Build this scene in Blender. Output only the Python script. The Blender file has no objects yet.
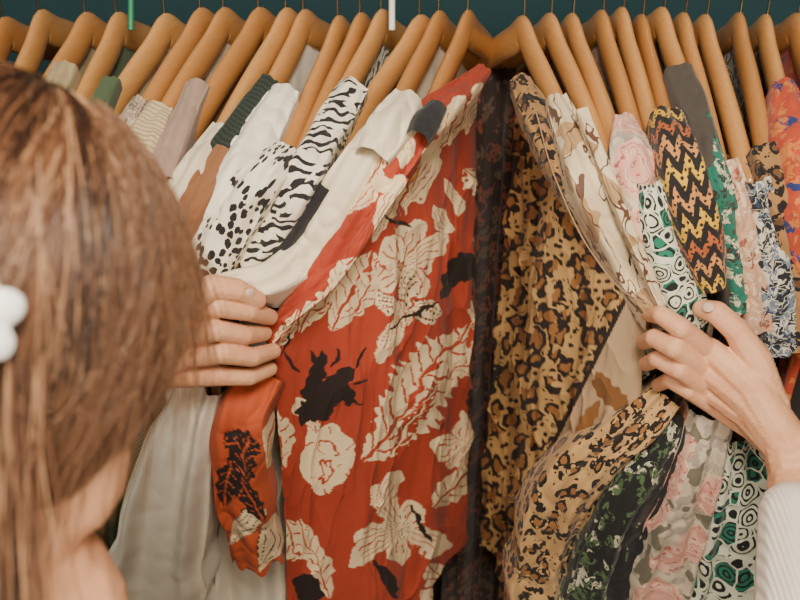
import bpy, math, numpy as np
from mathutils import Vector, Matrix
rng=np.random.RandomState(7)
sc=bpy.context.scene
# ---------------- camera -----------------
CAM=np.array([0,-0.9,1.85]); PITCH=math.radians(30); LENS=43.0; FPX=LENS/36*800
cF=np.array([0,math.cos(PITCH),-math.sin(PITCH)]); cU=np.array([0,math.sin(PITCH),math.cos(PITCH)])
cam=bpy.data.cameras.new('camera'); cam.lens=LENS; cam.sensor_width=36; cam.clip_start=.02
co=bpy.data.objects.new('camera',cam); sc.collection.objects.link(co)
co.location=CAM; co.rotation_euler=(math.pi/2-PITCH,0,0); sc.camera=co
cam.dof.use_dof=True; cam.dof.focus_distance=.95; cam.dof.aperture_fstop=7.5
def at(u,v,y):
    dx=(u-400)/FPX; dz=-(v-300)/FPX
    d=cF+dz*cU+np.array([dx,0,0]); t=(y-CAM[1])/d[1]
    return CAM+t*d
def atd(u,v,d):
    return CAM+d*(cF-(v-300)/FPX*cU+np.array([(u-400)/FPX,0,0]))
def proj(P):
    R=P-CAM; fw=R@cF; return 400+FPX*R[...,0]/fw, 300-FPX*(R@cU)/fw, fw
# ---------------- materials -----------------
def lin(c):
    c=np.array(c[:3])/255.; c=np.where(c<=.04045,c/12.92,((c+.055)/1.055)**2.4); return (*[float(x) for x in c],1)
class G:
    def __init__(s,name,rough=.85,bump=True):
        s.m=bpy.data.materials.new(name); s.m.use_nodes=True; s.t=s.m.node_tree; s.N=s.t.nodes
        s.b=s.N['Principled BSDF']; s.b.inputs['Roughness'].default_value=rough
        s.uv=s.n('ShaderNodeTexCoord').outputs['UV']
    def n(s,t,**k):
        x=s.N.new(t)
        for a,b in k.items(): setattr(x,a,b)
        return x
    def put(s,sock,v):
        if isinstance(v,bpy.types.NodeSocket): s.t.links.new(v,sock)
        else:
            if sock.type=='RGBA' and len(v)==3: v=lin(v)
            sock.default_value=v
    def math(s,op,a,b=0,c=0):
        x=s.n('ShaderNodeMath',operation=op); s.put(x.inputs[0],a); s.put(x.inputs[1],b); s.put(x.inputs[2],c); return x.outputs[0]
    def lt(s,a,b): return s.math('LESS_THAN',a,b)
    def gt(s,a,b): return s.math('GREATER_THAN',a,b)
    def mul(s,a,b): return s.math('MULTIPLY',a,b)
    def mix(s,f,a,b):
        x=s.n('ShaderNodeMix',data_type='RGBA'); s.put(x.inputs[0],f); s.put(x.inputs[6],a); s.put(x.inputs[7],b); return x.outputs[2]
    def noise(s,vec,scale,det=2,col=False):
        x=s.n('ShaderNodeTexNoise'); s.put(x.inputs['Vector'],vec); x.inputs['Scale'].default_value=scale; x.inputs['Detail'].default_value=det
        return x.outputs['Color' if col else 'Fac']
    def warp(s,vec,scale,amt):
        nz=s.noise(vec,scale,2,True)
        a=s.n('ShaderNodeVectorMath',operation='MULTIPLY_ADD'); s.put(a.inputs[0],nz); a.inputs[1].default_value=(amt,amt,0); s.put(a.inputs[2],vec); return a.outputs[0]
    def scale(s,vec,v):
        a=s.n('ShaderNodeVectorMath',operation='MULTIPLY'); s.put(a.inputs[0],vec); a.inputs[1].default_value=v; return a.outputs[0]
    def voro(s,vec,scale,feature='F1',rand=1):
        x=s.n('ShaderNodeTexVoronoi',feature=feature); s.put(x.inputs['Vector'],vec); x.inputs['Scale'].default_value=scale; x.inputs['Randomness'].default_value=rand
        return x
    def sep(s,v,i=0):
        x=s.n('ShaderNodeSeparateXYZ'); s.put(x.inputs[0],v); return x.outputs[i]
    def done(s,col,bs=900,bstr=.25,sheen=.15):
        s.put(s.b.inputs['Base Color'],col)
        nz=s.math('ADD',s.noise(s.uv,bs,2),s.mul(s.noise(s.warp(s.uv,30,.03),55,2),2.)); bp=s.n('ShaderNodeBump'); bp.inputs['Strength'].default_value=bstr*1.5; bp.inputs['Distance'].default_value=.0013
        s.put(bp.inputs['Height'],nz); s.put(s.b.inputs['Normal'],bp.outputs[0])
        s.b.inputs['Sheen Weight'].default_value=sheen
        return s.m
def plain(name,c,rough=.85,c2=None):
    g=G(name,rough); c2=c2 or tuple(int(x*.94) for x in c)
    return g.done(g.mix(g.noise(g.uv,30,3),c2,c))
def m_dots():
    g=G('dalmatian_print'); w=g.warp(g.uv,120,.004)
    v=g.voro(g.scale(w,(1,.7,1)),130); return g.done(g.mix(g.lt(v.outputs['Distance'],.42),(240,230,208),(26,20,22)))
def m_leo(name,base,mid,dark,sc_=60):
    g=G(name); w=g.warp(g.uv,90,.008); v=g.voro(w,sc_); d=v.outputs['Distance']
    nz=g.noise(g.uv,130,1)
    ring=g.mul(g.mul(g.lt(d,.52),g.gt(d,.27)),g.gt(nz,.42)); inner=g.lt(d,.27)
    c=g.mix(inner,base,mid); c=g.mix(ring,c,dark)
    v2=g.voro(w,sc_*2.1); c=g.mix(g.mul(g.lt(v2.outputs['Distance'],.20),g.gt(d,.60)),c,dark)
    return g.done(c)
def m_zebra():
    g=G('zebra_print'); w=g.warp(g.uv,45,.012)
    a=g.math('ADD',g.mul(g.sep(w,1),500.),g.mul(g.noise(w,38,1),19.)); a=g.math('ADD',a,g.mul(g.sep(w,0),300.))
    k=g.mul(g.gt(g.math('SINE',a),.05),g.gt(g.noise(w,70,1),.42)); return g.done(g.mix(k,(238,228,208),(26,22,26)))
def m_geo(name='geometric_green_print',sc_=48,th=.72):
    g=G(name); w=g.warp(g.uv,60,.006); v=g.voro(w,sc_,rand=.8); d=v.outputs['Distance']
    r=g.gt(g.math('SINE',g.mul(d,26.)),-.25)
    cid=g.sep(v.outputs['Color'],0)
    base=g.mix(g.gt(cid,th),(222,224,198),(34,122,98))
    c=g.mix(r,(20,24,28),base)
    e=g.voro(w,sc_,'DISTANCE_TO_EDGE',.8); c=g.mix(g.lt(e.outputs[0],.045),c,(230,230,210)); return g.done(c,bstr=.15)
def m_rose():
    g=G('rose_print'); w=g.warp(g.uv,40,.02)
    v=g.voro(w,17); d=v.outputs['Distance']
    n1=g.noise(w,55,2); bg=g.mix(g.gt(n1,.52),(214,198,174),(178,164,148))
    bg=g.mix(g.gt(g.noise(w,38,1),.59),bg,(118,112,94))
    pet=g.mix(g.math('FRACT',g.mul(g.math('ADD',d,g.mul(n1,.5)),5.)),(224,156,138),(238,200,178))
    ln=g.lt(g.math('FRACT',g.mul(g.math('ADD',d,g.mul(n1,.6)),7.)),.12); pet=g.mix(ln,pet,(180,98,84))
    return g.done(g.mix(g.lt(d,.52),bg,pet))
def m_afr():
    g=G('wax_print'); w=g.warp(g.uv,60,.006); x=g.sep(w,0); y=g.sep(w,1)
    zx=g.math('ABSOLUTE',g.math('SUBTRACT',g.math('FRACT',g.mul(x,55.)),.5))
    z=g.math('FRACT',g.math('ADD',g.mul(y,44.),g.mul(zx,1.5)))
    row=g.math('FRACT',g.mul(g.math('FLOOR',g.math('ADD',g.mul(y,44.),g.mul(zx,1.5))),.381))
    col=g.mix(g.gt(row,.33),(180,92,44),(206,138,78)); col=g.mix(g.gt(row,.66),col,(222,170,44))
    c=g.mix(g.gt(z,.50),col,(26,22,24))
    dots=g.voro(w,170,rand=.1); c=g.mix(g.mul(g.lt(dots.outputs['Distance'],.26),g.lt(z,.50)),c,(30,24,24))
    return g.done(c)
def m_flor(name,base,cols,sc_=45,th=.45):
    g=G(name); w=g.warp(g.uv,70,.016); c=base
    for i,cc in enumerate(cols):
        v=g.voro(g.scale(w,(1+.2*i,1,1)),sc_*(1+.45*i)); n1=g.noise(w,sc_*(1.7+i),1)
        m=g.mul(g.lt(v.outputs['Distance'],th),g.gt(n1,.46)); c=g.mix(m,c,cc)
        ln=g.mul(m,g.lt(g.math('ABSOLUTE',g.math('SUBTRACT',g.noise(w,sc_*3,1),.5)),.025)); c=g.mix(ln,c,base)
    return g.done(c)
def m_chif():
    g=G('chiffon_print',.6); w=g.warp(g.uv,25,.03)
    n1=g.noise(g.scale(w,(1.5,.6,1)),30,2); ln=g.lt(g.math('ABSOLUTE',g.math('SUBTRACT',n1,.5)),.014)
    c=g.mix(g.gt(g.noise(w,22,1),.58),(226,204,168),(182,146,102)); return g.done(g.mix(ln,c,(98,62,40)))
def m_str(name,a,b,f=90,th=.5):
    g=G(name); x=g.sep(g.warp(g.uv,20,.01),1); return g.done(g.mix(g.gt(g.math('FRACT',g.mul(x,f)),th),a,b))
def m_attr(name,rough=.8):
    g=G(name,rough); a=g.n('ShaderNodeAttribute',attribute_name='Col'); return g.done(a.outputs['Color'],sheen=.05)
def m_wood():
    g=G('varnished_beech',.32); oc=g.n('ShaderNodeTexCoord').outputs['Object']; oi=g.n('ShaderNodeObjectInfo').outputs['Random']
    nz=g.noise(g.scale(oc,(6,60,60)),4,4); nz2=g.noise(g.scale(oc,(10,190,190)),5,3)
    c=g.mix(nz,(232,178,112),(206,146,82)); c=g.mix(g.mul(nz2,.42),c,(148,90,44)); c=g.mix(g.mul(oi,.6),c,(156,94,46))
    g.put(g.b.inputs['Base Color'],c); g.b.inputs['Coat Weight'].default_value=.6; g.b.inputs['Coat Roughness'].default_value=.17; return g.m
def m_simple(name,c,rough=.5,metal=0):
    g=G(name,rough); oc=g.n('ShaderNodeTexCoord').outputs['Object']
    g.put(g.b.inputs['Base Color'],g.mix(g.noise(oc,40,3),tuple(int(x*.9) for x in c),c)); g.b.inputs['Metallic'].default_value=metal; return g.m
def m_skin():
    g=G('skin',.55); oc=g.n('ShaderNodeTexCoord').outputs['Object']
    c=g.mix(g.noise(oc,45,3),(244,196,154),(216,146,108)); c=g.mix(g.mul(g.noise(oc,160,2),.32),c,(208,126,94)); g.put(g.b.inputs['Base Color'],c)
    g.b.inputs['Subsurface Weight'].default_value=.08; g.b.inputs['Subsurface Radius'].default_value=(.008,.003,.002); g.b.inputs['Subsurface Scale'].default_value=.5
    bp=g.n('ShaderNodeBump'); bp.inputs['Strength'].default_value=.5; bp.inputs['Distance'].default_value=.0009
    v=g.voro(g.scale(oc,(1,1,1)),420); g.put(bp.inputs['Height'],g.math('ADD',g.mul(g.noise(oc,150,4),1.6),g.mul(v.outputs['Distance'],.5))); g.put(g.b.inputs['Normal'],bp.outputs[0]); return g.m
def m_knit():
    g=G('white_knit',.9); oc=g.n('ShaderNodeTexCoord').outputs['Object']
    g.put(g.b.inputs['Base Color'],g.mix(g.noise(oc,60,2),(248,240,230),(236,224,214)))
    bp=g.n('ShaderNodeBump'); bp.inputs['Strength'].default_value=.3; bp.inputs['Distance'].default_value=.002
    w=g.math('SINE',g.mul(g.sep(oc,0),1700.)); g.put(bp.inputs['Height'],w); g.put(g.b.inputs['Normal'],bp.outputs[0]); return g.m
# ---------------- mesh helpers -----------------
def link(ob,parent=None):
    sc.collection.objects.link(ob)
    if parent is not None: ob.parent=parent
    return ob
def raw(name,V,quads,UV=None,Col=None,mat=None,parent=None,smooth=True):
    me=bpy.data.meshes.new(name); V=np.asarray(V,dtype=np.float32); Q=np.asarray(quads,dtype=np.int32); k=Q.shape[1]
    me.vertices.add(len(V)); me.vertices.foreach_set('co',V.ravel())
    me.loops.add(Q.size); me.loops.foreach_set('vertex_index',Q.ravel())
    me.polygons.add(len(Q)); me.polygons.foreach_set('loop_start',np.arange(0,Q.size,k,dtype=np.int32))
    try: me.polygons.foreach_set('loop_total',np.full(len(Q),k,dtype=np.int32))
    except Exception: pass
    me.update(calc_edges=True)
    me.polygons.foreach_set('use_smooth',np.full(len(Q),smooth))
    if UV is not None:
        l=me.uv_layers.new(name='UVMap'); l.data.foreach_set('uv',np.asarray(UV,dtype=np.float32)[Q.ravel()].ravel())
    if Col is not None:
        a=me.color_attributes.new('Col','FLOAT_COLOR','POINT'); C=np.ones((len(V),4),dtype=np.float32); C[:,:3]=Col; a.data.foreach_set('color',C.ravel())
    if mat: me.materials.append(mat)
    me.validate(); me.update()
    ob=bpy.data.objects.new(name,me); return link(ob,parent)
def gridq(n,m,off=0,wrap=False):
    i=np.arange(n-1)[:,None]; j=np.arange(m if wrap else m-1)[None,:]; j2=(j+1)%m
    return np.stack([i*m+j,i*m+j2,(i+1)*m+j2,(i+1)*m+j],-1).reshape(-1,4)+off
def grid(name,P,UV,mat,Col=None,parent=None):
    n,m=P.shape[:2]; return raw(name,P.reshape(-1,3),gridq(n,m),UV.reshape(-1,2),None if Col is None else Col.reshape(-1,3),mat,parent)
def _h(i,j,s): 
    x=np.sin(i*127.1+j*311.7+s*74.7)*43758.5453; return x-np.floor(x)
def vn(x,y,s=0):
    i=np.floor(x); j=np.floor(y); a=x-i; b=y-j; a=a*a*(3-2*a); b=b*b*(3-2*b)
    return (_h(i,j,s)*(1-a)+_h(i+1,j,s)*a)*(1-b)+(_h(i,j+1,s)*(1-a)+_h(i+1,j+1,s)*a)*b
def spline(C,n):
    C=np.asarray(C,float); k=len(C); d=np.r_[0,np.cumsum(np.linalg.norm(np.diff(C[:,:2],axis=0),axis=1))]+np.arange(k)*1e-6
    t=np.linspace(0,d[-1],n); M=np.gradient(C,d,axis=0) if k>2 else np.repeat(((C[1]-C[0])/(d[1]-d[0]))[None],2,0)
    i=np.clip(np.searchsorted(d,t,side='right')-1,0,k-2); h=(d[i+1]-d[i])[:,None]; s=((t-d[i])/h[:,0])[:,None]
    return (2*s**3-3*s**2+1)*C[i]+(s**3-2*s**2+s)*h*M[i]+(-2*s**3+3*s**2)*C[i+1]+(s**3-s**2)*h*M[i+1]
def Y(v): return float(np.interp(v,[0,20,100,175,300,600,700],[.165,.14,.035,-.065,-.072,-.05,-.04]))
NECKZ=1.577; NY=.17
seed=[0]
def ribbon(name,pts,mat,legs=.09,yo=0,paint=None,parent=None,amp=.0022,flat=.6,zig=0,cr=1.0):
    seed[0]+=1; sd=seed[0]
    C=[(p[0],p[1],p[2],(p[3] if len(p)>3 else Y(p[1])+yo)) for p in pts]
    L=sum(math.dist(C[i][:2],C[i+1][:2]) for i in range(len(C)-1)); n=int(max(20,L/(1.0 if paint else 2.0)))
    S_=spline(C,n); P=np.array([at(a[0],a[1],a[3]) for a in S_]); _,_,fw=proj(P); hw=S_[:,2]/2*fw/FPX
    T=np.gradient(P,axis=0); T/=np.linalg.norm(T,axis=1)[:,None]
    B0=np.array([0,.8,-.6]); B=B0-(T@B0)[:,None]*T; B/=np.linalg.norm(B,axis=1)[:,None]
    S=np.cross(T,B); S*=np.sign(S[:,:1]+1e-9); S/=np.linalg.norm(S,axis=1)[:,None]
    m=70 if paint else 56
    c=np.linspace(-1,1,m); ph=np.clip(c/.7,-1,1)*math.pi/2; leg=np.clip((np.abs(c)-.7)/.3,0,1)
    cum=np.r_[0,np.cumsum(np.linalg.norm(np.diff(P,axis=0),axis=1))]
    W=hw[:,None]
    a1=np.sin(ph)[None]*W; b1=-np.cos(ph)[None]*W*flat+leg[None]*legs
    cc=np.broadcast_to(c,(n,m)); al=np.broadcast_to(cum[:,None],(n,m)); K=np.clip(W/.022,.5,2.2)
    if cr>=.6:
        fold=amp*K*(np.sin(ph[None]*3.4+sd*1.7+al*16)+.6*np.sin(ph[None]*6.5-al*26+sd))
    else: # long hanging pleats
        fold=amp*K*(np.sin(ph[None]*4.6+sd*1.7+al*5)+.7*np.sin(ph[None]*8.3-al*7+sd))
    rd=np.abs(vn(cc*2.0+al*26+sd*5,al*34-cc*1.6,sd)-.5)*2; rd2=np.abs(vn(cc*3.2-al*40+sd,al*60+cc*2,sd+9)-.5)*2
    wr=cr*((.5-np.sqrt(rd+.02))*.0050*K+(.5-np.sqrt(rd2+.02))*.0020*K)
    b1=b1+(fold+wr)*(1-leg[None]*.6); a1=a1*(1+.22*(vn(al*24+sd,cc*0+sd,sd)-.5))
    Pg=P[:,None]+S[:,None]*a1[...,None]+B[:,None]*b1[...,None]
    if zig:
        Pg[-1]+= (T[-1]*zig)[None]*np.sin(c*14)[:,None]
    al_=np.cumsum(np.r_[0,np.linalg.norm(np.diff(Pg[n//2],axis=0),axis=1)])
    UV=np.stack([np.broadcast_to(al_,(n,m))+sd*.37,al+sd*.21],-1)
    Col=None
    if paint: u,v,_=proj(Pg); Col=paint(u,v)
    return grid(name,Pg,UV,mat,Col,parent)
def panel(name,top,mat,zb,paint=None,parent=None,na=200,nb=300,amp=.008,freq=7,sd=1,crease=0):
    top=np.array([at(*p) if len(p)==3 and not isinstance(p,np.ndarray) else p for p in top])
    k=len(top); d=np.r_[0,np.cumsum(np.linalg.norm(np.diff(top,axis=0),axis=1))]; q=np.linspace(0,d[-1],na)
    A=np.stack([np.interp(q,d,top[:,i]) for i in range(3)],-1)
    ker=np.ones(9)/9
    A=np.stack([np.convolve(np.pad(A[:,i],4,'edge'),ker,'valid') for i in range(3)],-1)
    b=np.linspace(0,1,nb)[:,None]; P=np.repeat(A[None],nb,0).copy()
    P[...,2]=A[None,:,2]*(1-b)+zb*b
    drop=(A[None,:,2]-P[...,2])
    dr=top[-1]-top[0]; dr[2]=0; dr/=np.linalg.norm(dr); nr=np.array([dr[1],-dr[0],0])
    s=np.linspace(0,1,na)[None]
    w=np.sin(s*freq*6.28+.8*np.sin(s*5+sd)+drop*1.2+sd)*.6+np.sin(s*freq*13.1+sd*2-drop*2)*.25+(vn(s*freq*1.5+sd+0*drop,drop*5,sd)-.5)*1.2
    w2=(vn(s*40+0*drop,drop*22+s*30,sd+5)-.5)*.35
    if crease:
        r1=np.abs(vn(s*9+drop*7,drop*10-s*5,sd+2)-.5)*2; r2=np.abs(vn(s*20-drop*9,drop*17+s*9,sd+4)-.5)*2
        w2=w2+crease*((.5-np.sqrt(r1+.01))*1.1+(.5-np.sqrt(r2+.01))*.45)
    P+=nr*((w+w2)*amp*np.clip(drop/.12,0.1,1.3))[...,None]
    UV=np.stack([np.broadcast_to(q[None],(nb,na)),drop],-1)+sd*.13
    Col=None
    if paint: u,v,_=proj(P); Col=paint(u,v)
    return grid(name,P,UV,mat,Col,parent)
def tube(path,ra,rb,side,m=12):
    P=np.asarray(path,float); n=len(P); T=np.gradient(P,axis=0); T/=np.linalg.norm(T,axis=1)[:,None]
    S=np.asarray(side,float); S=S-(T@S)[:,None]*T; S/=np.linalg.norm(S,axis=1)[:,None]; N=np.cross(T,S)
    a=np.linspace(0,2*math.pi,m,endpoint=False)
    V=P[:,None]+S[:,None]*(np.cos(a)[None,:,None]*np.broadcast_to(ra,n)[:,None,None])+N[:,None]*(np.sin(a)[None,:,None]*np.broadcast_to(rb,n)[:,None,None])
    return V.reshape(-1,3),gridq(n,m,0,True)
def unit_sphere():
    import bmesh
    bm=bmesh.new(); bmesh.ops.create_icosphere(bm,subdivisions=2,radius=1); bm.verts.ensure_lookup_table()
    V=np.array([v.co[:] for v in bm.verts]); F=np.array([[v.index for v in f.verts] for f in bm.faces]); bm.free(); return V,F
SV,SF=unit_sphere()
def blob(name,chains,ell,voxel,smooth,mat,parent,rs=1.0):
    Vs=[];Fs=[];o=0
    def add(V):
        nonlocal o
        Vs.append(V); Fs.append(SF+o); o+=len(V)
    for ch in chains:
        for (p,r),(p2,r2) in zip(ch[:-1],ch[1:]):
            r=r*rs; r2=r2*rs
            p=np.array(p);p2=np.array(p2); k=max(2,int(np.linalg.norm(p2-p)/(min(r,r2)*.3))+1)
            for t in np.linspace(0,1,k): add(p+(p2-p)*t+SV*(r+(r2-r)*t))
    for c,axes in ell: add(np.array(c)+SV@np.array(axes))
    ob=raw(name,np.vstack(Vs),np.vstack(Fs),mat=mat,parent=parent)
    md=ob.modifiers.new('r','REMESH'); md.mode='VOXEL'; md.voxel_size=voxel; md.use_smooth_shade=True
    ms=ob.modifiers.new('s','SMOOTH'); ms.iterations=smooth; ms.factor=.5
    dg=bpy.context.evaluated_depsgraph_get(); me=bpy.data.meshes.new_from_object(ob.evaluated_get(dg)); ob.modifiers.clear(); old=ob.data; ob.data=me; bpy.data.meshes.remove(old)
    if not me.materials: me.materials.append(mat)
    me.polygons.foreach_set('use_smooth',np.full(len(me.polygons),True)); return ob
def empty(name):
    e=bpy.data.objects.new(name,None); sc.collection.objects.link(e); e.empty_display_size=.05; return e
# ---------------- room -----------------
def m_wall():
    g=G('teal_paint',.85); oc=g.n('ShaderNodeTexCoord').outputs['Object']
    g.put(g.b.inputs['Base Color'],g.mix(g.noise(oc,5,4),(24,58,66),(34,72,80))); return g.m
def box(name,x0,x1,y0,y1,z0,z1,mat,parent=None):
    V=[(x,y,z) for x in(x0,x1) for y in(y0,y1) for z in(z0,z1)]
    return raw(name,V,[(0,1,3,2),(4,6,7,5),(0,4,5,1),(2,3,7,6),(0,2,6,4),(1,5,7,3)],mat=mat,parent=parent,smooth=False)
box('wall_back',-2,2,.62,.70,0,2.6,m_wall())
gf=G('floor_boards',.5); oc=gf.n('ShaderNodeTexCoord').outputs['Object']
fx=gf.math('FRACT',gf.mul(gf.sep(oc,0),8.)); cfl=gf.mix(gf.noise(gf.scale(oc,(8,1,1)),6,4),(120,84,58),(86,58,40)); gf.put(gf.b.inputs['Base Color'],gf.mix(gf.lt(fx,.03),cfl,(30,20,14)))
box('floor',-2,2,-2.5,.70,-.06,0,gf.m)
box('baseboard_back',-2,2,.605,.62,0,.12,m_simple('white_trim',(220,220,215)))
# ---------------- rail -----------------
steel=m_simple('chrome',(200,200,205),.25,1)
rail=empty('clothes_rail'); RZ=NECKZ+.098
V,Q=tube([(x,NY,RZ) for x in np.linspace(-1.15,1.15,40)],.0125,.0125,(0,1,0),20); raw('bar',V,Q,mat=steel,parent=rail)
for i,x in enumerate((-1.13,1.13)):
    V,Q=tube([(x,NY,z) for z in np.linspace(.03,RZ,30)],.014,.014,(1,0,0),20); raw('upright_%d'%i,V,Q,mat=steel,parent=rail)
    V,Q=tube([(x,y,.03) for y in np.linspace(-.1,.42,30)],.014,.014,(1,0,0),20); raw('foot_%d'%i,V,Q,mat=steel,parent=rail)
# ---------------- hangers -----------------
wood=m_wood(); wire=m_simple('hook_wire',(150,140,120),.3,1)
DROP=.098; ARM=.21
x=np.linspace(-ARM,ARM,81); ax=np.abs(x)/ARM
zc=-DROP*ax**1.25 - .004 + .008*np.exp(-(x/.022)**2)
endr=np.sqrt(np.clip(1-np.clip((ax-.95)/.0501,0,1)**2,0,1))*.98+.02
V1,Q1=tube(np.stack([x,0*x,zc],-1),(.0070+.0034*ax)*endr,(.0190-.0055*ax)*endr,(0,1,0),16)
hk=[(0,0,.008),(0,0,.04),(0,0,.06)]+[( -.0165*math.sin(a),0,RZ-NECKZ-.0165*math.cos(a)) for a in np.linspace(.0,4.2,26)]
V2,Q2=tube(hk,.0013,.0013,(0,1,0),8)
me=raw('hanger_mesh',np.vstack([V1,V2]),np.vstack([Q1,Q2+len(V1)])).data
me.materials.append(wood); me.materials.append(wire)
mi=np.zeros(len(me.polygons),dtype=np.int32); mi[len(Q1):]=1; me.polygons.foreach_set('material_index',mi)
bpy.data.objects.remove(bpy.data.objects['hanger_mesh'])
LH=[(4,-68),(42,-20),(86,12),(118,44),(165,80),(201,118),(224,140),(259,170),(286,207),(304,232),(338,280),(360,290),(381,306),(419,320),(438,368),(467,408)]
RH=[(524,584),(551,607),(573,626),(602,640),(622,668),(642,682),(662,706),(684,728),(706,742),(739,768),(766,798),(797,836)]
HG=[]
for i,(a,b) in enumerate(LH+RH):
    n=at(a,22,NY); n[2]=NECKZ+rng.uniform(-.007,.005)
    ty=NY-.19; P=at(b,175,ty); dx=P[0]-n[0]; th=math.atan2(-.19,dx)
    tl=rng.uniform(-.05,.05); yw=rng.uniform(-.04,.04)
    if i in (14,15,16,17): tl=-.03; yw=0
    ob=bpy.data.objects.new('wooden_hanger',me); link(ob); ob.location=n; ob.rotation_euler=(0,tl,th+yw)
    HG.append((n,th))
def hbody(i,name,mat,parent=None,zb=.78,col0=.3):
    n,th=HG[i]; d=np.array([math.cos(th),math.sin(th),0]); s=np.linspace(1.0,-1.0,41)*ARM
    top=[n+d*t+np.array([0,0,-DROP*abs(t/ARM)**1.25-.012]) for t in s]
    return panel(name,[np.array(t) for t in top],mat,zb,parent=parent,na=90,nb=60,amp=.006,freq=5,sd=i)
# ---------------- prints -----------------
RED=np.array(lin((172,60,36))[:3]); CRM=np.array(lin((236,210,168))[:3]); BLK=np.array(lin((34,20,18))[:3]); ORG=np.array(lin((186,78,40))[:3])
def leafm(u,v,x0,y0,x1,y1,w,p=.7):
    L=math.hypot(x1-x0,y1-y0); ex,ey=(x1-x0)/L,(y1-y0)/L; t=((u-x0)*ex+(v-y0)*ey)/L; s=(u-x0)*-ey+(v-y0)*ex
    tt=np.clip(t,0,1); m=(t>0)&(t<1)&(np.abs(s)<w*np.sin(math.pi*tt)**p*(1+.14*np.sin(tt*L*.55+s*.0)))
    return m,tt*L,s
def leaf(C,u,v,x0,y0,x1,y1,w,col=CRM,ln=RED,sp=11,p=.7,mid=1.0,th=.15):
    m,t,s=leafm(u,v,x0,y0,x1,y1,w,p); sh=.80+.26*vn(u/9,v/9,11); C[m]=(col[None]*sh[m][:,None])
    if ln is not None:
        k=m&((np.abs(s)<mid)|((((t-np.abs(s)*.9)/sp)%1<th)&(np.abs(s)>2.5)&(np.abs(s)<w*.72))); C[k]=ln
def petal(C,u,v,x0,y0,x1,y1,w,col=CRM,ln=RED):
    L=math.hypot(x1-x0,y1-y0); ex,ey=(x1-x0)/L,(y1-y0)/L; t=((u-x0)*ex+(v-y0)*ey)/L; s=(u-x0)*-ey+(v-y0)*ex; tt=np.clip(t,0,1)
    wd=w*np.sin(math.pi*tt**1.35)**.65; m=(t>0)&(t<1)&(np.abs(s)<wd); sh=.80+.26*vn(u/9,v/9,11); C[m]=(col[None]*sh[m][:,None])
    q=s/(wd+1e-3); k=m&(np.abs(q*2.1-np.round(q*2.1))<.09)&(tt>.08)&(tt<.72); C[k]=ln
    k=m&(np.abs(q)>.9)&(vn(u/5,v/5,21)>.55); C[k]=ln
def lily(C,u,v,cx,cy,R,n,rot,w,col=CRM,ln=RED,asp=1.0,dots=False):
    for i in range(n):
        a=rot+i*2*math.pi/n+.15*math.sin(i*5); r=R*(.8+.25*math.sin(i*2.7+1)); petal(C,u,v,cx,cy,cx+r*math.cos(a),cy+r*math.sin(a)*asp,w,col,ln)
        if dots:
            m,t,s=leafm(u,v,cx,cy,cx+r*math.cos(a),cy+r*math.sin(a)*asp,w*.8,.6); k=m&(((t/5)%1<.4)&((s/4.5)%1<.4)); C[k]=BLK
def rosette(C,u,v,cx,cy,R,n,col=CRM,ln=RED):
    a=np.arctan2(v-cy,u-cx); r=np.hypot(u-cx,(v-cy)*.85); m=r<R*(.84+.16*np.abs(np.cos(a*n/2))+.06*np.sin(a*3+1)); C[m]=col
    k=m&(np.abs(r-R*.30-1.5*np.sin(a*5))<1.4); C[k]=ln
    k=m&(np.abs(np.sin(a*n/2+r*.03))<.08)&(r>R*.62); C[k]=ln
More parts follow.
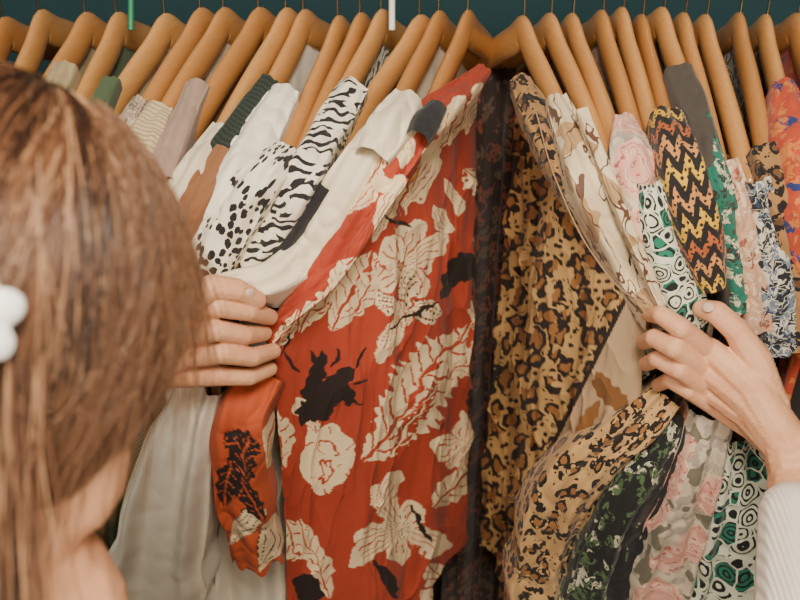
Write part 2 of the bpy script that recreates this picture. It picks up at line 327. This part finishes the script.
def paint_red(u,v):
    w=(vn(u/17,v/17,2)-.5)*10+(vn(u/6,v/6,12)-.5)*4; w2=(vn(u/17,v/17,9)-.5)*10+(vn(u/6,v/6,19)-.5)*4; u=u+w; v=v+w2
    C=np.empty(u.shape+(3,)); C[:]=RED; C*= (1-.18*vn(u/40,v/40,4))[...,None]
    L=lambda *a,**k: leaf(C,u,v,*a,**k)
    Pt=lambda *a,**k: petal(C,u,v,*a,**k)
    Pt(430,155,468,96,15); Pt(405,215,440,145,12); Pt(372,240,402,175,14); L(330,300,352,258,12)
    Pt(335,215,392,178,11); Pt(462,140,486,84,9); L(300,330,335,285,8); L(270,350,300,310,9)
    Pt(418,116,400,168,9); L(385,150,372,186,7)
    L(334,330,374,250,20,mid=1.4); L(354,314,384,258,12)
    lily(C,u,v,404,262,46,5,-1.3,17); Pt(404,262,448,238,12); rosette(C,u,v,404,264,10,5)
    lily(C,u,v,404,306,40,4,.2,12,dots=True); Pt(404,306,378,362,12); Pt(400,300,398,346,10)
    L(366,464,468,322,31,sp=17,mid=1.8,th=.2,p=.9); L(390,455,440,380,7,col=RED,ln=CRM)
    rosette(C,u,v,328,455,30,5); Pt(316,436,300,398,10); rosette(C,u,v,324,472,17,4)
    lily(C,u,v,466,448,40,5,.8,15); L(444,380,486,346,13); L(470,330,492,296,11)
    lily(C,u,v,398,528,56,5,.35,15); lily(C,u,v,398,528,22,5,1.0,7,ln=BLK); Pt(398,528,350,568,12)
    Pt(372,512,402,470,10); L(432,510,470,470,12)
    L(285,470,276,408,11); L(288,520,300,560,14); L(330,600,300,520,14); L(455,600,430,560,15)
    Pt(430,205,452,236,10); L(468,168,490,205,11); Pt(478,228,496,262,11); Pt(446,178,462,215,8); L(452,120,440,150,6)
    lily(C,u,v,448,620,40,5,.1,12); lily(C,u,v,340,640,40,5,.6,13)
    K=lambda *a,**k: leaf(C,u,v,*a,col=BLK,ln=None,**k)
    K(308,422,350,366,13); K(308,408,322,352,9); K(322,398,356,396,8); K(316,392,300,428,8)
    K(446,262,482,272,15); K(452,288,470,250,11); K(455,270,440,298,6)
    K(292,582,322,598,12); K(412,505,432,545,4); K(378,560,396,598,5); K(486,380,470,420,9)
    for (a,b,c,d) in [(350,366,366,345),(335,400,362,402),(300,372,288,352),(386,214,410,226),(284,360,290,330),(330,368,338,344),(318,372,310,350),(352,384,368,380),(384,330,440,300)]: K(a,b,c,d,2.0)
    return C
def paint_orange(u,v):
    w=(vn(u/12,v/12,2)-.5)*8; u=u+w; v=v+w
    C=np.empty(u.shape+(3,)); C[:]=ORG
    petal(C,u,v,268,470,284,398,13,ln=ORG); petal(C,u,v,226,545,262,505,12,ln=BLK); petal(C,u,v,262,575,278,515,12,ln=BLK); petal(C,u,v,300,470,286,410,9)
    for a in [(222,440,262,452,14),(236,500,250,440,14),(232,462,222,505,10),(262,520,240,480,9)]: leaf(C,u,v,*a,col=BLK,ln=ORG,sp=9)
    return C
def vor(x,y,s=0):
    i=np.floor(x); j=np.floor(y); d=np.full(x.shape,9.); 
    for a in(-1,0,1):
        for b in(-1,0,1):
            px=i+a+_h(i+a,j+b,s)*.7+.15; py=j+b+_h(i+a,j+b,s+5)*.7+.15; d=np.minimum(d,np.hypot(x-px,y-py))
    return d
TAN=np.array(lin((200,158,100))[:3]); MID=np.array(lin((154,102,54))[:3]); DK=np.array(lin((34,22,18))[:3]); TAU=np.array(lin((180,150,116))[:3])
def paint_leo(u,v):
    x=u/17+(vn(u/8,v/8,1)-.5)*.55; y=v/25+(vn(u/8,v/8,2)-.5)*.55; d=vor(x,y)
    C=np.empty(u.shape+(3,)); C[:]=TAN; C[d<.26]=MID; n=vn(u/5.5,v/5.5,3)
    C[(d>.23)&(d<.47)&(n>.34)]=DK
    d2=vor(u/9+5,v/9,7); C[(d2<.26)&(d>.58)]=DK
    C*=(1-.25*vn(u/60,v/90,8))[...,None]
    edge=630-(v-290)*.50
    m=(u>edge)&(v>285)&(v<500); C[m]=TAU*(.88+.2*vn(u/25,v/25,6))[m][:,None]
    e=(np.abs(u-edge)<2.5)&(v>285)&(v<500); C[e]=DK
    k=leafm(u,v,592,380,632,412,10)[0]|leafm(u,v,596,372,612,396,7)[0]; C[k&m]=MID*.6
    k=leafm(u,v,600,400,575,440,7)[0]; C[k&m]=MID*.8
    return C
# ---------------- red dress & left group -----------------
mA=m_attr('red_floral_print'); 
dress=panel('red_floral_dress',[(272,338,-.078),(305,300,-.074),(345,240,-.066),(388,172,-.04),(426,122,.03),(450,96,.09),(466,84,.16),(478,74,.24),(486,66,.34)],mA,.78,paint=paint_red,na=360,nb=760,amp=.011,freq=3.4,sd=3,crease=.7)
ribbon('shoulder_ridge',[(484,70,16,.125),(468,86,26,.085),(440,108,36,.02),(410,142,38,-.035),(378,188,36,-.07),(345,240,30,-.08),(305,298,28,-.09),(268,338,22,-.088)],mA,paint=paint_red,parent=dress,legs=.03,amp=.003)
ribbon('placket',[(404,176,12,-.075),(368,228,13,-.094),(328,285,12,-.105),(285,322,10,-.11)],mA,paint=paint_red,parent=dress,legs=.01,amp=.001)
ribbon('neck_label',[(438,106,20,-.005),(426,122,26,-.035),(417,138,22,-.06)],plain('black_label',(24,24,28)),parent=dress,legs=.008,amp=.001)
ribbon('sleeve',[(264,372,44,-.085),(244,410,54,-.108),(240,460,56,-.112),(248,515,56,-.108),(258,558,52,-.10)],m_attr('orange_floral_print'),paint=paint_orange,parent=dress,legs=.03,amp=.003,zig=.006,cr=.65)
cream=plain('cream_cotton',(244,228,198)); white=plain('white_cotton',(250,241,222)); black=plain('black_cotton',(28,26,30)); 
g=ribbon('cream_blouse',[(404,108,30),(385,132,42),(360,168,44),(334,210,44),(306,252,42),(272,277,34,-.10),(232,284,28,-.112),(190,294,24,-.112)],cream,amp=.003,legs=.05); hbody(14,'body',cream,g)
ribbon('collar',[(408,100,36,.0),(394,120,44,-.035),(380,142,42,-.06),(372,156,36,-.072)],cream,parent=g,legs=.015,amp=.002)
gar=[
('black_white_blouse',[(354,86,28),(330,126,34),(302,176,34),(274,226,36),(246,266,34)],m_zebra(),12,0),
('black_blouse',[(322,182,22),(298,216,30),(274,252,32),(250,285,30)],black,13,0),
('spotted_blouse',[(288,150,26),(268,172,42),(240,206,50),(216,246,52),(198,290,46)],m_dots(),11,-.012),
('white_shirt',[(286,90,26),(264,128,36),(234,184,46),(204,240,48),(178,292,48),(165,350,46)],white,9,0),
('dark_green_striped_shirt',[(270,80,20),(246,114,24),(216,154,26),(190,200,26)],m_str('green_stripe',(22,34,30),(40,50,42),160),8,0),
('brown_blouse',[(226,150,20),(202,190,30),(176,236,32)],plain('brown_cotton',(140,92,60)),7,-.006),
('ivory_blouse',[(222,128,22),(196,168,32),(170,220,36)],plain('ivory_cotton',(230,214,186)),6,0),
('mauve_shirt',[(198,84,22),(180,126,28),(158,180,32)],plain('mauve_cotton',(168,140,124)),5,0),
('beige_striped_shirt',[(160,108,26),(138,150,34),(116,200,36)],m_str('beige_stripe',(208,186,150),(176,150,118),180,.6),4,0),
('green_blouse',[(112,80,20),(96,112,22),(80,145,24)],plain('green_cotton',(76,94,66)),3,0),
('sage_blouse',[(66,66,24),(50,100,30),(30,150,34)],plain('sage_cotton',(176,156,118)),2,0),
('floral_blouse',[(140,100,18),(120,135,24),(98,180,28)],m_flor('ditsy_print',(180,150,132),[(90,106,82),(220,200,180)],90),None,0),
]
for nm,p,mt,hi,yo in gar:
    o=ribbon(nm,p,mt,yo=yo,amp=.0022)
    if hi is not None: hbody(hi,'body',mt,o)
ribbon('cream_skirt',[(200,385,46,-.09),(182,440,68,-.09),(166,510,92,-.085),(156,580,104,-.08),(152,680,108,-.075)],white,amp=.0035,legs=.05,cr=.15,flat=.30)
ribbon('ivory_slip',[(248,500,60,-.02),(250,570,74,-.02),(252,690,80,-.02)],white,amp=.0035,legs=.05,cr=.15,flat=.35)
# ---------------- gap -----------------
dkf=m_flor('shaded_floral_print',(44,24,20),[(116,58,42),(92,70,52)],30)  # dark brown floral, with the gap's deep shade put into its colours
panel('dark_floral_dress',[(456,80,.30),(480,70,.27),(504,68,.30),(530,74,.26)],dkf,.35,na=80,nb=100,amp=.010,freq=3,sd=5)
panel('dim_gap_panel',[(400,66,.40),(440,66,.42),(480,62,.42),(520,62,.42),(590,66,.40)],plain('gap_shade_brown',(42,26,22)),.3,na=80,nb=60,amp=.012,freq=4,sd=6)  # dim sheet closing the gap; the shade is put into its colour
# ---------------- right group -----------------
mL=m_attr('leopard_print_attr')
ld=panel('leopard_print_dress',[(514,66,.33),(520,76,.20),(532,98,.12),(556,142,.04),(585,195,-.02),(618,250,-.06),(652,308,-.085)],mL,.78,paint=paint_leo,na=320,nb=700,amp=.011,freq=3.5,sd=8,crease=.7)
leo=m_leo('leopard_print',(204,162,108),(156,104,58),(28,20,18),56); leod=m_leo('dark_leopard_print',(160,118,72),(104,70,42),(24,16,14),66)
ribbon('shoulder',[(520,80,22,.10),(534,108,28,.055),(553,150,30,.0),(578,198,26,-.04)],leod,parent=ld,legs=.02)
chif=m_chif()
c=ribbon('chiffon_collar_blouse',[(556,98,22),(570,133,32),(588,180,34),(608,225,34),(634,280,30),(655,312,20,-.105)],chif,amp=.003,legs=.03)
ribbon('collar_edge',[(582,110,12,-.02),(604,165,12,-.075),(630,230,12,-.095),(662,305,9,-.11)],chif,parent=c,legs=.01,amp=.001)
V,Q=tube(spline([tuple(at(536,112,.03)),tuple(at(556,180,-.04)),tuple(at(590,250,-.09)),tuple(at(622,290,-.11)),tuple(at(650,305,-.115))],60),.0008,.0008,(0,1,0),6); raw('hanging_loop',V,Q,mat=plain('loop_thread',(160,130,100)),parent=c)
geo=m_geo(sc_=60); rose=m_rose(); afr=m_afr()
gar=[
('rose_print_blouse',[(624,118,20),(631,152,40),(641,208,46),(652,262,40),(664,322,34)],rose,19,0),
('geometric_print_blouse',[(650,182,20),(660,222,38),(674,266,42),(688,325,46)],geo,20,-.014),
('wax_print_shirt',[(666,114,32),(678,155,46),(693,208,46),(706,252,42),(714,288,28)],afr,21,-.02),
('grey_shirt',[(678,70,28),(694,108,30),(712,170,26),(728,235,28),(738,300,26)],plain('charcoal_cotton',(74,66,60)),22,0),
('teal_print_blouse',[(706,118,16),(720,180,20),(734,245,22),(742,310,22)],m_flor('teal_print',(32,112,94),[(216,202,170),(50,42,40)],55),23,-.006),
('pink_print_blouse',[(728,160,22),(741,215,28),(752,265,30),(758,330,28)],m_flor('pink_print',(204,158,128),[(146,78,62),(228,204,174)],62),24,-.004),
('blue_floral_blouse',[(758,178,24),(767,225,34),(776,280,38),(782,350,36)],m_flor('blue_print',(206,200,184),[(46,58,88),(110,122,140),(28,28,36)],42,.58),25,0),
('leopard_blouse',[(764,146,24),(780,195,32),(795,260,34),(806,345,36)],leod,26,0),
('tropical_print_shirt',[(784,84,24),(793,125,42),(806,185,52),(816,260,56)],m_flor('tropical_print',(186,68,40),[(40,54,112),(206,120,54)],34),27,0),
('black_top',[(592,140,10),(605,175,14),(622,225,14),(642,290,14)],black,18,0),
]
for nm,p,mt,hi,yo in gar:
    o=ribbon(nm,p,mt,yo=yo,amp=.0022)
    if hi is not None: hbody(hi,'body',mt,o)
ribbon('leopard_sleeve_blouse',[(668,394,34,-.085),(636,426,46,-.085),(592,460,54,-.075),(558,502,58,-.065),(540,560,58,-.055),(530,670,56,-.05)],leo,amp=.003,legs=.04,cr=.55)
ribbon('black_floral_blouse',[(676,420,30,-.08),(648,468,42,-.08),(618,514,50,-.075),(596,566,54,-.07),(576,660,56,-.06)],m_flor('black_green_floral',(26,28,28),[(216,212,184),(84,110,74)],44,.48),amp=.003,legs=.04,cr=.5)
ribbon('black_skirt',[(690,415,34,-.078),(664,470,46,-.076),(634,530,54,-.072),(606,600,58,-.066),(586,690,62,-.055)],black,amp=.003,legs=.05)
ribbon('rose_print_skirt',[(712,410,44,-.09),(699,460,58,-.09),(680,520,64,-.085),(658,580,68,-.08),(634,680,74,-.07)],rose,amp=.003,legs=.05,cr=.5)
ribbon('geometric_print_dress',[(742,430,50,-.085),(740,490,76,-.08),(730,550,92,-.075),(718,610,100,-.07),(707,700,100,-.06)],m_geo('geometric_teal_print',40,.6),amp=.003,legs=.06,cr=.4)
panel('dark_filler_panel',[(600,330,.05),(700,330,.03),(860,330,.03)],plain('filler_shade',(40,32,34)),.6,na=80,nb=60,amp=.01,freq=6,sd=12)  # dark filler sheet; shade between the garments is put into its colour
for nm,u,c_ in (('green_size_marker',131,(40,130,90)),('white_size_marker',392,(230,230,225))):
    V,Q=tube([at(u,30,.14),at(u,5,.15),at(u,-25,.155)],.0035,.0035,(0,1,0),12); raw(nm,V,Q,mat=m_simple(nm+'_plastic',c_,.4))
# ---------------- woman -----------------
W=empty('woman'); skin=m_skin(); knit=m_knit()
def ch(*p): return [(at(a,b,y),r) for a,b,y,r in p]
wr=(788,446,-.172)
RHc=[
 ch((708,350,-.120,.0106),(681,328,-.136,.0100),(661,315,-.121,.0088),(649,314,-.098,.0076)),
 ch((703,369,-.123,.0106),(674,348,-.140,.0100),(654,338,-.121,.0088),(644,342,-.097,.0076)),
 ch((706,389,-.122,.0102),(678,369,-.138,.0096),(657,359,-.120,.0084),(646,364,-.097,.0073)),
 ch((715,407,-.118,.0094),(688,390,-.130,.0086),(669,380,-.116,.0077),(658,385,-.096,.0068)),
 ch((768,398,-.144,.0165),(756,360,-.134,.0148),(736,330,-.124,.0118),(717,313,-.114,.0112),(702,309,-.101,.0090)),
 ch((*wr,.0220),(750,385,-.143,.0175),(710,350,-.122,.0118)),
 ch((*wr,.0220),(748,398,-.144,.0180),(705,369,-.124,.0118)),
 ch((*wr,.0220),(749,411,-.143,.0178),(708,389,-.123,.0114)),
 ch((*wr,.0220),(754,424,-.139,.0165),(717,407,-.119,.0106)),
 ch((768,405,-.147,.020),(732,376,-.133,.0155)),
]
elbR=np.array([.33,-.43,1.15]); wR=at(*wr)
RHc.append([(wR,.0235),(at(797,476,-.188),.0255),(wR*.5+elbR*.5,.032)])
blob('right_hand',RHc,[],.0012,4,skin,W,rs=1.07)
wl=(132,378,-.175)
LHc=[
 ch((186,316,-.128,.0118),(218,306,-.146,.0108),(248,311,-.129,.0098),(270,317,-.102,.0082)),
 ch((182,337,-.130,.0118),(216,330,-.149,.0108),(244,335,-.131,.0098),(264,333,-.103,.0082)),
 ch((182,358,-.129,.0116),(222,353,-.148,.0108),(252,357,-.130,.0098),(273,351,-.103,.0082)),
 ch((186,377,-.125,.0108),(220,376,-.141,.0100),(249,377,-.127,.0090),(270,369,-.102,.0077)),
 ch((158,345,-.162,.0160),(184,304,-.154,.0138),(212,287,-.146,.0118),(236,290,-.136,.0112),(257,300,-.122,.0092)),
 ch((*wl,.022),(162,336,-.149,.0175),(186,316,-.129,.0123)),
 ch((*wl,.022),(160,348,-.150,.0180),(184,337,-.131,.0124)),
 ch((*wl,.022),(160,362,-.150,.0175),(184,358,-.130,.0120)),
 ch((*wl,.022),(162,372,-.145,.0160),(186,377,-.126,.0112)),
]
elbL=np.array([-.44,-.44,1.16]); wL=at(*wl)
LHc.append([(wL,.022),(wL*.5+elbL*.5,.034)])
blob('left_hand',LHc,[],.0012,4,skin,W,rs=1.02)
nail=m_simple('fingernail',(240,200,182),.25)
def nailp(nm,u,v,y,dirp,s=.0055):
    c=at(u,v,y); d=at(*dirp)-c; d/=np.linalg.norm(d); n=np.array([0,-.85,.5]); n=n-(n@d)*d; n/=np.linalg.norm(n); b=np.cross(d,n)
    raw(nm,c+SV@np.array([d*s*1.3,b*s,n*.0016]),SF,mat=nail,parent=W)
nailp('thumb_nail',708,307,-.1168,(698,303,-.106))
nailp('left_thumb_nail',250,294,-.1365,(260,299,-.127))
shR=np.array([.03,-.62,1.37]); shL=np.array([-.36,-.62,1.37]); cx=-.165
def mixp(a,b,t): return a*(1-t)+b*t
sw=[
 [(shR,.062),(mixp(shR,elbR,.5),.052),(elbR,.045),(mixp(elbR,wR,.45),.041),(mixp(elbR,wR,.68),.035),(mixp(elbR,wR,.75),.033)],
 [(shL,.062),(mixp(shL,elbL,.5),.052),(elbL,.045),(mixp(elbL,wL,.45),.042),(mixp(elbL,wL,.82),.033)],
 [(shL+[.03,0,.005],.06),(np.array([cx,-.63,1.42]),.062),(shR+[-.03,0,.005],.06)],
]
for sx in (-.085,0,.085):
    sw.append([(np.array([cx+sx,-.63,1.36]),.095),(np.array([cx+sx*.8,-.64,1.18]),.10),(np.array([cx+sx*.65,-.65,1.05]),.095),(np.array([cx+sx*.9,-.65,.93]),.105)])
for sx in (-.07,.07): sw.append([(np.array([cx+sx,-.55,1.24]),.062),(np.array([cx+sx,-.58,1.18]),.07)])
blob('sweater',sw,[],.004,5,knit,W)
denim=m_simple('denim',(48,62,92),.9)
lg=[]
for sx in (-1,1):
    lg.append([(np.array([cx+sx*.085,-.65,.92]),.10),(np.array([cx+sx*.095,-.63,.70]),.082),(np.array([cx+sx*.10,-.61,.48]),.056),(np.array([cx+sx*.10,-.65,.30]),.055),(np.array([cx+sx*.10,-.67,.10]),.042)])
blob('jeans',lg,[],.007,6,denim,W)
fe=[]
for sx in (-1,1): fe.append([(np.array([cx+sx*.10,-.69,.045]),.042),(np.array([cx+sx*.105,-.60,.04]),.04),(np.array([cx+sx*.115,-.49,.032]),.032)])
blob('shoes',fe,[],.006,6,m_simple('shoe_leather',(60,44,38)),W)
# head
HC=atd(-50,362,.44); f=np.array([.54,.54,-.645]); f/=np.linalg.norm(f); up0=np.array([-.10,0,1.]); u_=up0-(up0@f)*f; u_/=np.linalg.norm(u_); r_=np.cross(f,u_)
def hl(a,b,c): return HC+r_*a+f*b+u_*c
def el(a,b,c,ra,rb,rc): return (hl(a,b,c),[r_*ra,f*rb,u_*rc])
E=[el(0,-.012,.025,.074,.094,.088),el(0,.03,-.045,.058,.060,.068),el(0,.066,-.092,.024,.02,.018),
   el(.036,.056,-.03,.032,.030,.038),el(-.036,.056,-.03,.032,.030,.038),el(0,.076,.02,.046,.012,.012),
   el(.040,.03,-.055,.030,.044,.040),el(-.040,.03,-.055,.030,.044,.040),
   el(0,.082,-.058,.022,.012,.007),el(0,.080,-.068,.018,.012,.007),
   el(.073,-.01,-.012,.006,.018,.029),el(-.073,-.01,-.012,.006,.018,.029)]
hc=[[(hl(0,.082,.008),.008),(hl(0,.100,-.03),.0105)],[(hl(-.012,.088,-.033),.008),(hl(.012,.088,-.033),.008)],
    [(hl(0,-.02,-.05),.050),(np.array([cx-.02,-.565,1.48]),.048),(np.array([cx,-.61,1.40]),.056)]]
blob('head',hc,E,.0025,6,skin,W)
for nm,s in (('right_eye',1),('left_eye',-1)):
    raw(nm,hl(s*.031,.077,-.002)+SV*.0115,SF,mat=m_simple('eye_white',(235,232,228),.2),parent=W)
    raw(nm+'_iris',hl(s*.031,.0845,-.003)+SV*.0055,SF,mat=m_simple('iris_brown',(60,40,25),.2),parent=W)
    V,Q=tube([hl(s*(.031+a*.016),.089-.006*abs(a),.018+.003*(1-a*a)) for a in np.linspace(-1,1,9)],.0025,.0016,u_,8); raw(nm.replace('eye','brow'),V,Q,mat=m_simple('brow_hair',(70,48,34)),parent=W)
# hair
def m_hair(name,c):
    g=G(name,.38); g.put(g.b.inputs['Base Color'],g.mix(g.noise(g.n('ShaderNodeTexCoord').outputs['Object'],25,2),tuple(int(x*.72) for x in c),c)); return g.m
hA=np.array([.089,.108,.106]); HO=hl(0,-.012,.025)
def hsurf(lon,lat,k=1.0):
    d=np.array([math.sin(lat)*math.sin(lon),math.sin(lat)*math.cos(lon),math.cos(lat)])
    return HO+ (r_*d[0]*hA[0]+f*d[1]*hA[1]+u_*d[2]*hA[2])*k
def latmax(lon):
    c=math.cos(lon)
    return float(np.interp(c,[-1,-.2,.12,.32,.5,.65,.8,1],[2.6,2.6,2.42,2.0,1.62,1.30,1.05,.95]))
n1,n2=90,260; P=np.zeros((n1,n2,3)); UV=np.zeros((n1,n2,2))
for j in range(n2):
    lo=2*math.pi*j/(n2-1); lm=latmax(lo)*(1+.02*math.sin(lo*17)+.012*math.sin(lo*41))
    for i in range(n1):
        la=.001+lm*i/(n1-1); am=min(1,la*1.5); rip=1+am*(.007*math.sin(lo*23+2.2*math.sin(la*2))+.006*math.sin(lo*57+la*3)+.004*math.sin(lo*111-la*2))
        P[i,j]=hsurf(lo,la,rip*(1-(.06 if math.cos(lo)>.3 else -.03)*max(0,i/(n1-1)-.85)/.15)); UV[i,j]=(lo*.1,la*.1)
grid('hair_base',P,UV,m_hair('hair_base_brown',(82,52,38)),parent=W)
cols=[(108,70,48),(144,98,68),(60,38,28),(198,152,114)]
def out_of_head(p,k=1.0):
    q=p-HO; nn=np.linalg.norm([q@r_/hA[0],q@f/hA[1],q@u_/hA[2]]); return HO+q/nn*k if nn<k else p
for ci,cc in enumerate(cols):
    cu=bpy.data.curves.new('hair_strands_%d'%ci,'CURVE'); cu.dimensions='3D'; cu.bevel_depth=.00040; cu.bevel_resolution=0
    locks=[(rng.uniform(0,2*math.pi),rng.uniform(1.0,1.035),rng.uniform(-.28,.28),rng.uniform(.05,.5),rng.uniform(0,6)) for _ in range(80)]
    for k in range(2100 if ci<3 else 900):
        L0=locks[rng.randint(80)]; lo=L0[0]+rng.normal(0,.075); lm=latmax(lo); st=rng.uniform(.02,lm*.45); e=lm*rng.uniform(.9,1.06); kk=L0[1]+rng.uniform(-.008,.014); sway=L0[2]+rng.normal(0,.05)
        N=14; sp=cu.splines.new('POLY'); sp.points.add(N-1); ph_=L0[4]+rng.normal(0,.35)
        for i in range(N):
            t=i/(N-1); la=st+(e-st)*t
            p=hsurf(lo+sway*math.sin(t*2.6)+.035*math.sin(t*5+ph_)-(L0[3]*math.sin(lo)*(1 if math.cos(lo)<.6 else .2))*t,la,kk+.012*math.sin(t*4+ph_))
            sp.points[i].co=(*p,1); sp.points[i].radius=1.1-.6*t
    # long lengths falling from the back of the head over the neck
    for k in range(900):
        lo=rng.uniform(1.65,3.6); la=rng.uniform(1.5,2.3); p=hsurf(lo,la,1.01+rng.uniform(0,.09)); N=14; sp=cu.splines.new('POLY'); sp.points.add(N-1)
        d=np.array([0,-.35,-.6]); d/=np.linalg.norm(d); Lg=rng.uniform(.14,.26); sx_=rng.uniform(-.10,.05); sy_=rng.uniform(-.16,-.02)
        for i in range(N):
            sp.points[i].co=(*p,1); sp.points[i].radius=1.1-.6*i/(N-1); d=d*.86+np.array([sx_*.8,sy_*.8,-.15]); d/=np.linalg.norm(d); p=out_of_head(p+d*Lg/(N-1),1.01)
    cu.materials.append(m_hair('hair_brown_%d'%ci,cc)); link(bpy.data.objects.new('hair_strands_%d'%ci,cu),W)
cu=bpy.data.curves.new('loose_wisps','CURVE'); cu.dimensions='3D'; cu.bevel_depth=.00036; cu.bevel_resolution=0
for k in range(420):
    lo=rng.uniform(.45,1.6); lm=latmax(lo); la0=lm*rng.uniform(.15,.85); p=hsurf(lo,la0,1.02+rng.uniform(0,.08)); N=14
    d=hsurf(lo+rng.uniform(-.08,.12),la0+.12,1.03)-hsurf(lo,la0,1.03); d/=np.linalg.norm(d); sp=cu.splines.new('POLY'); sp.points.add(N-1); L=rng.uniform(.03,.12)
    out=r_*rng.uniform(-.05,.45)
    for i in range(N):
        sp.points[i].co=(*p,1); sp.points[i].radius=1-.6*i/(N-1); t=i/(N-1)
        d=d+np.array([0,0,-.08])+out*.06*(1-2*t)-r_*.03; d/=np.linalg.norm(d); p=out_of_head(p+d*L/(N-1),1.0)
cu.materials.append(m_hair('hair_wisp',(132,92,64))); link(bpy.data.objects.new('loose_wisps',cu),W)
blob('hair_lengths',[[(hsurf(math.pi+a,1.8,.84),.032),(hsurf(math.pi+a,2.1,.84)+np.array([-.01,-.025,-.05]),.032),(hsurf(math.pi+a,2.1,.84)+np.array([-.02,-.05,-.12]),.022),(hsurf(math.pi+a,2.1,.84)+np.array([-.03,-.06,-.17]),.010)] for a in (-1.2,-.9,-.45,0,.4,.8)],[],.003,4,m_hair('hair_tail',(82,52,38)),W)
tgt=atd(-34,316,.35)-HO; q=np.array([tgt@r_/hA[0],tgt@f/hA[1],tgt@u_/hA[2]]); cf=HO+tgt/np.linalg.norm(q)*1.08
nn=tgt/np.linalg.norm(tgt); e1=np.cross(nn,[0,0,1.]); e1/=np.linalg.norm(e1); e2=np.cross(e1,nn)
els=[]
for i in range(6):
    a=i*math.pi/3; rad=e1*math.cos(a)+e2*math.sin(a); tn=-e1*math.sin(a)+e2*math.cos(a)
    els.append((cf+rad*.0125,[rad*.0085,tn*.0075,nn*.0045]))
els.append((cf+nn*.003,[e1*.0055,e2*.0055,nn*.005]))
blob('hair_flower',[],els,.001,2,m_simple('white_satin',(246,244,240),.5),W)
# ---------------- lights -----------------
def area(nm,loc,tgt,size,en,col):
    l=bpy.data.lights.new(nm,'AREA'); l.size=size; l.energy=en; l.color=col; o=bpy.data.objects.new(nm,l); link(o); o.location=loc
    o.rotation_euler=(Vector(tgt)-Vector(loc)).to_track_quat('-Z','Y').to_euler(); return o
area('ceiling_lamp',(.06,-1.0,2.42),(0.0,0,1.35),.34,25,(1,.89,.71))
area('left_soft_light',(-.8,-1.2,2.5),(0,0,1.4),.6,12,(1,.92,.78))  # soft area light at upper left, placed to shine past her head; no window
area('front_fill',(.35,-2.1,1.85),(0,0,1.3),.8,21,(1,.87,.69))  # added fill light behind the camera, brightens the pale garments
w=bpy.data.worlds.new('w'); sc.world=w; w.use_nodes=True; w.node_tree.nodes['Background'].inputs[0].default_value=(1,.84,.66,1); w.node_tree.nodes['Background'].inputs[1].default_value=.08
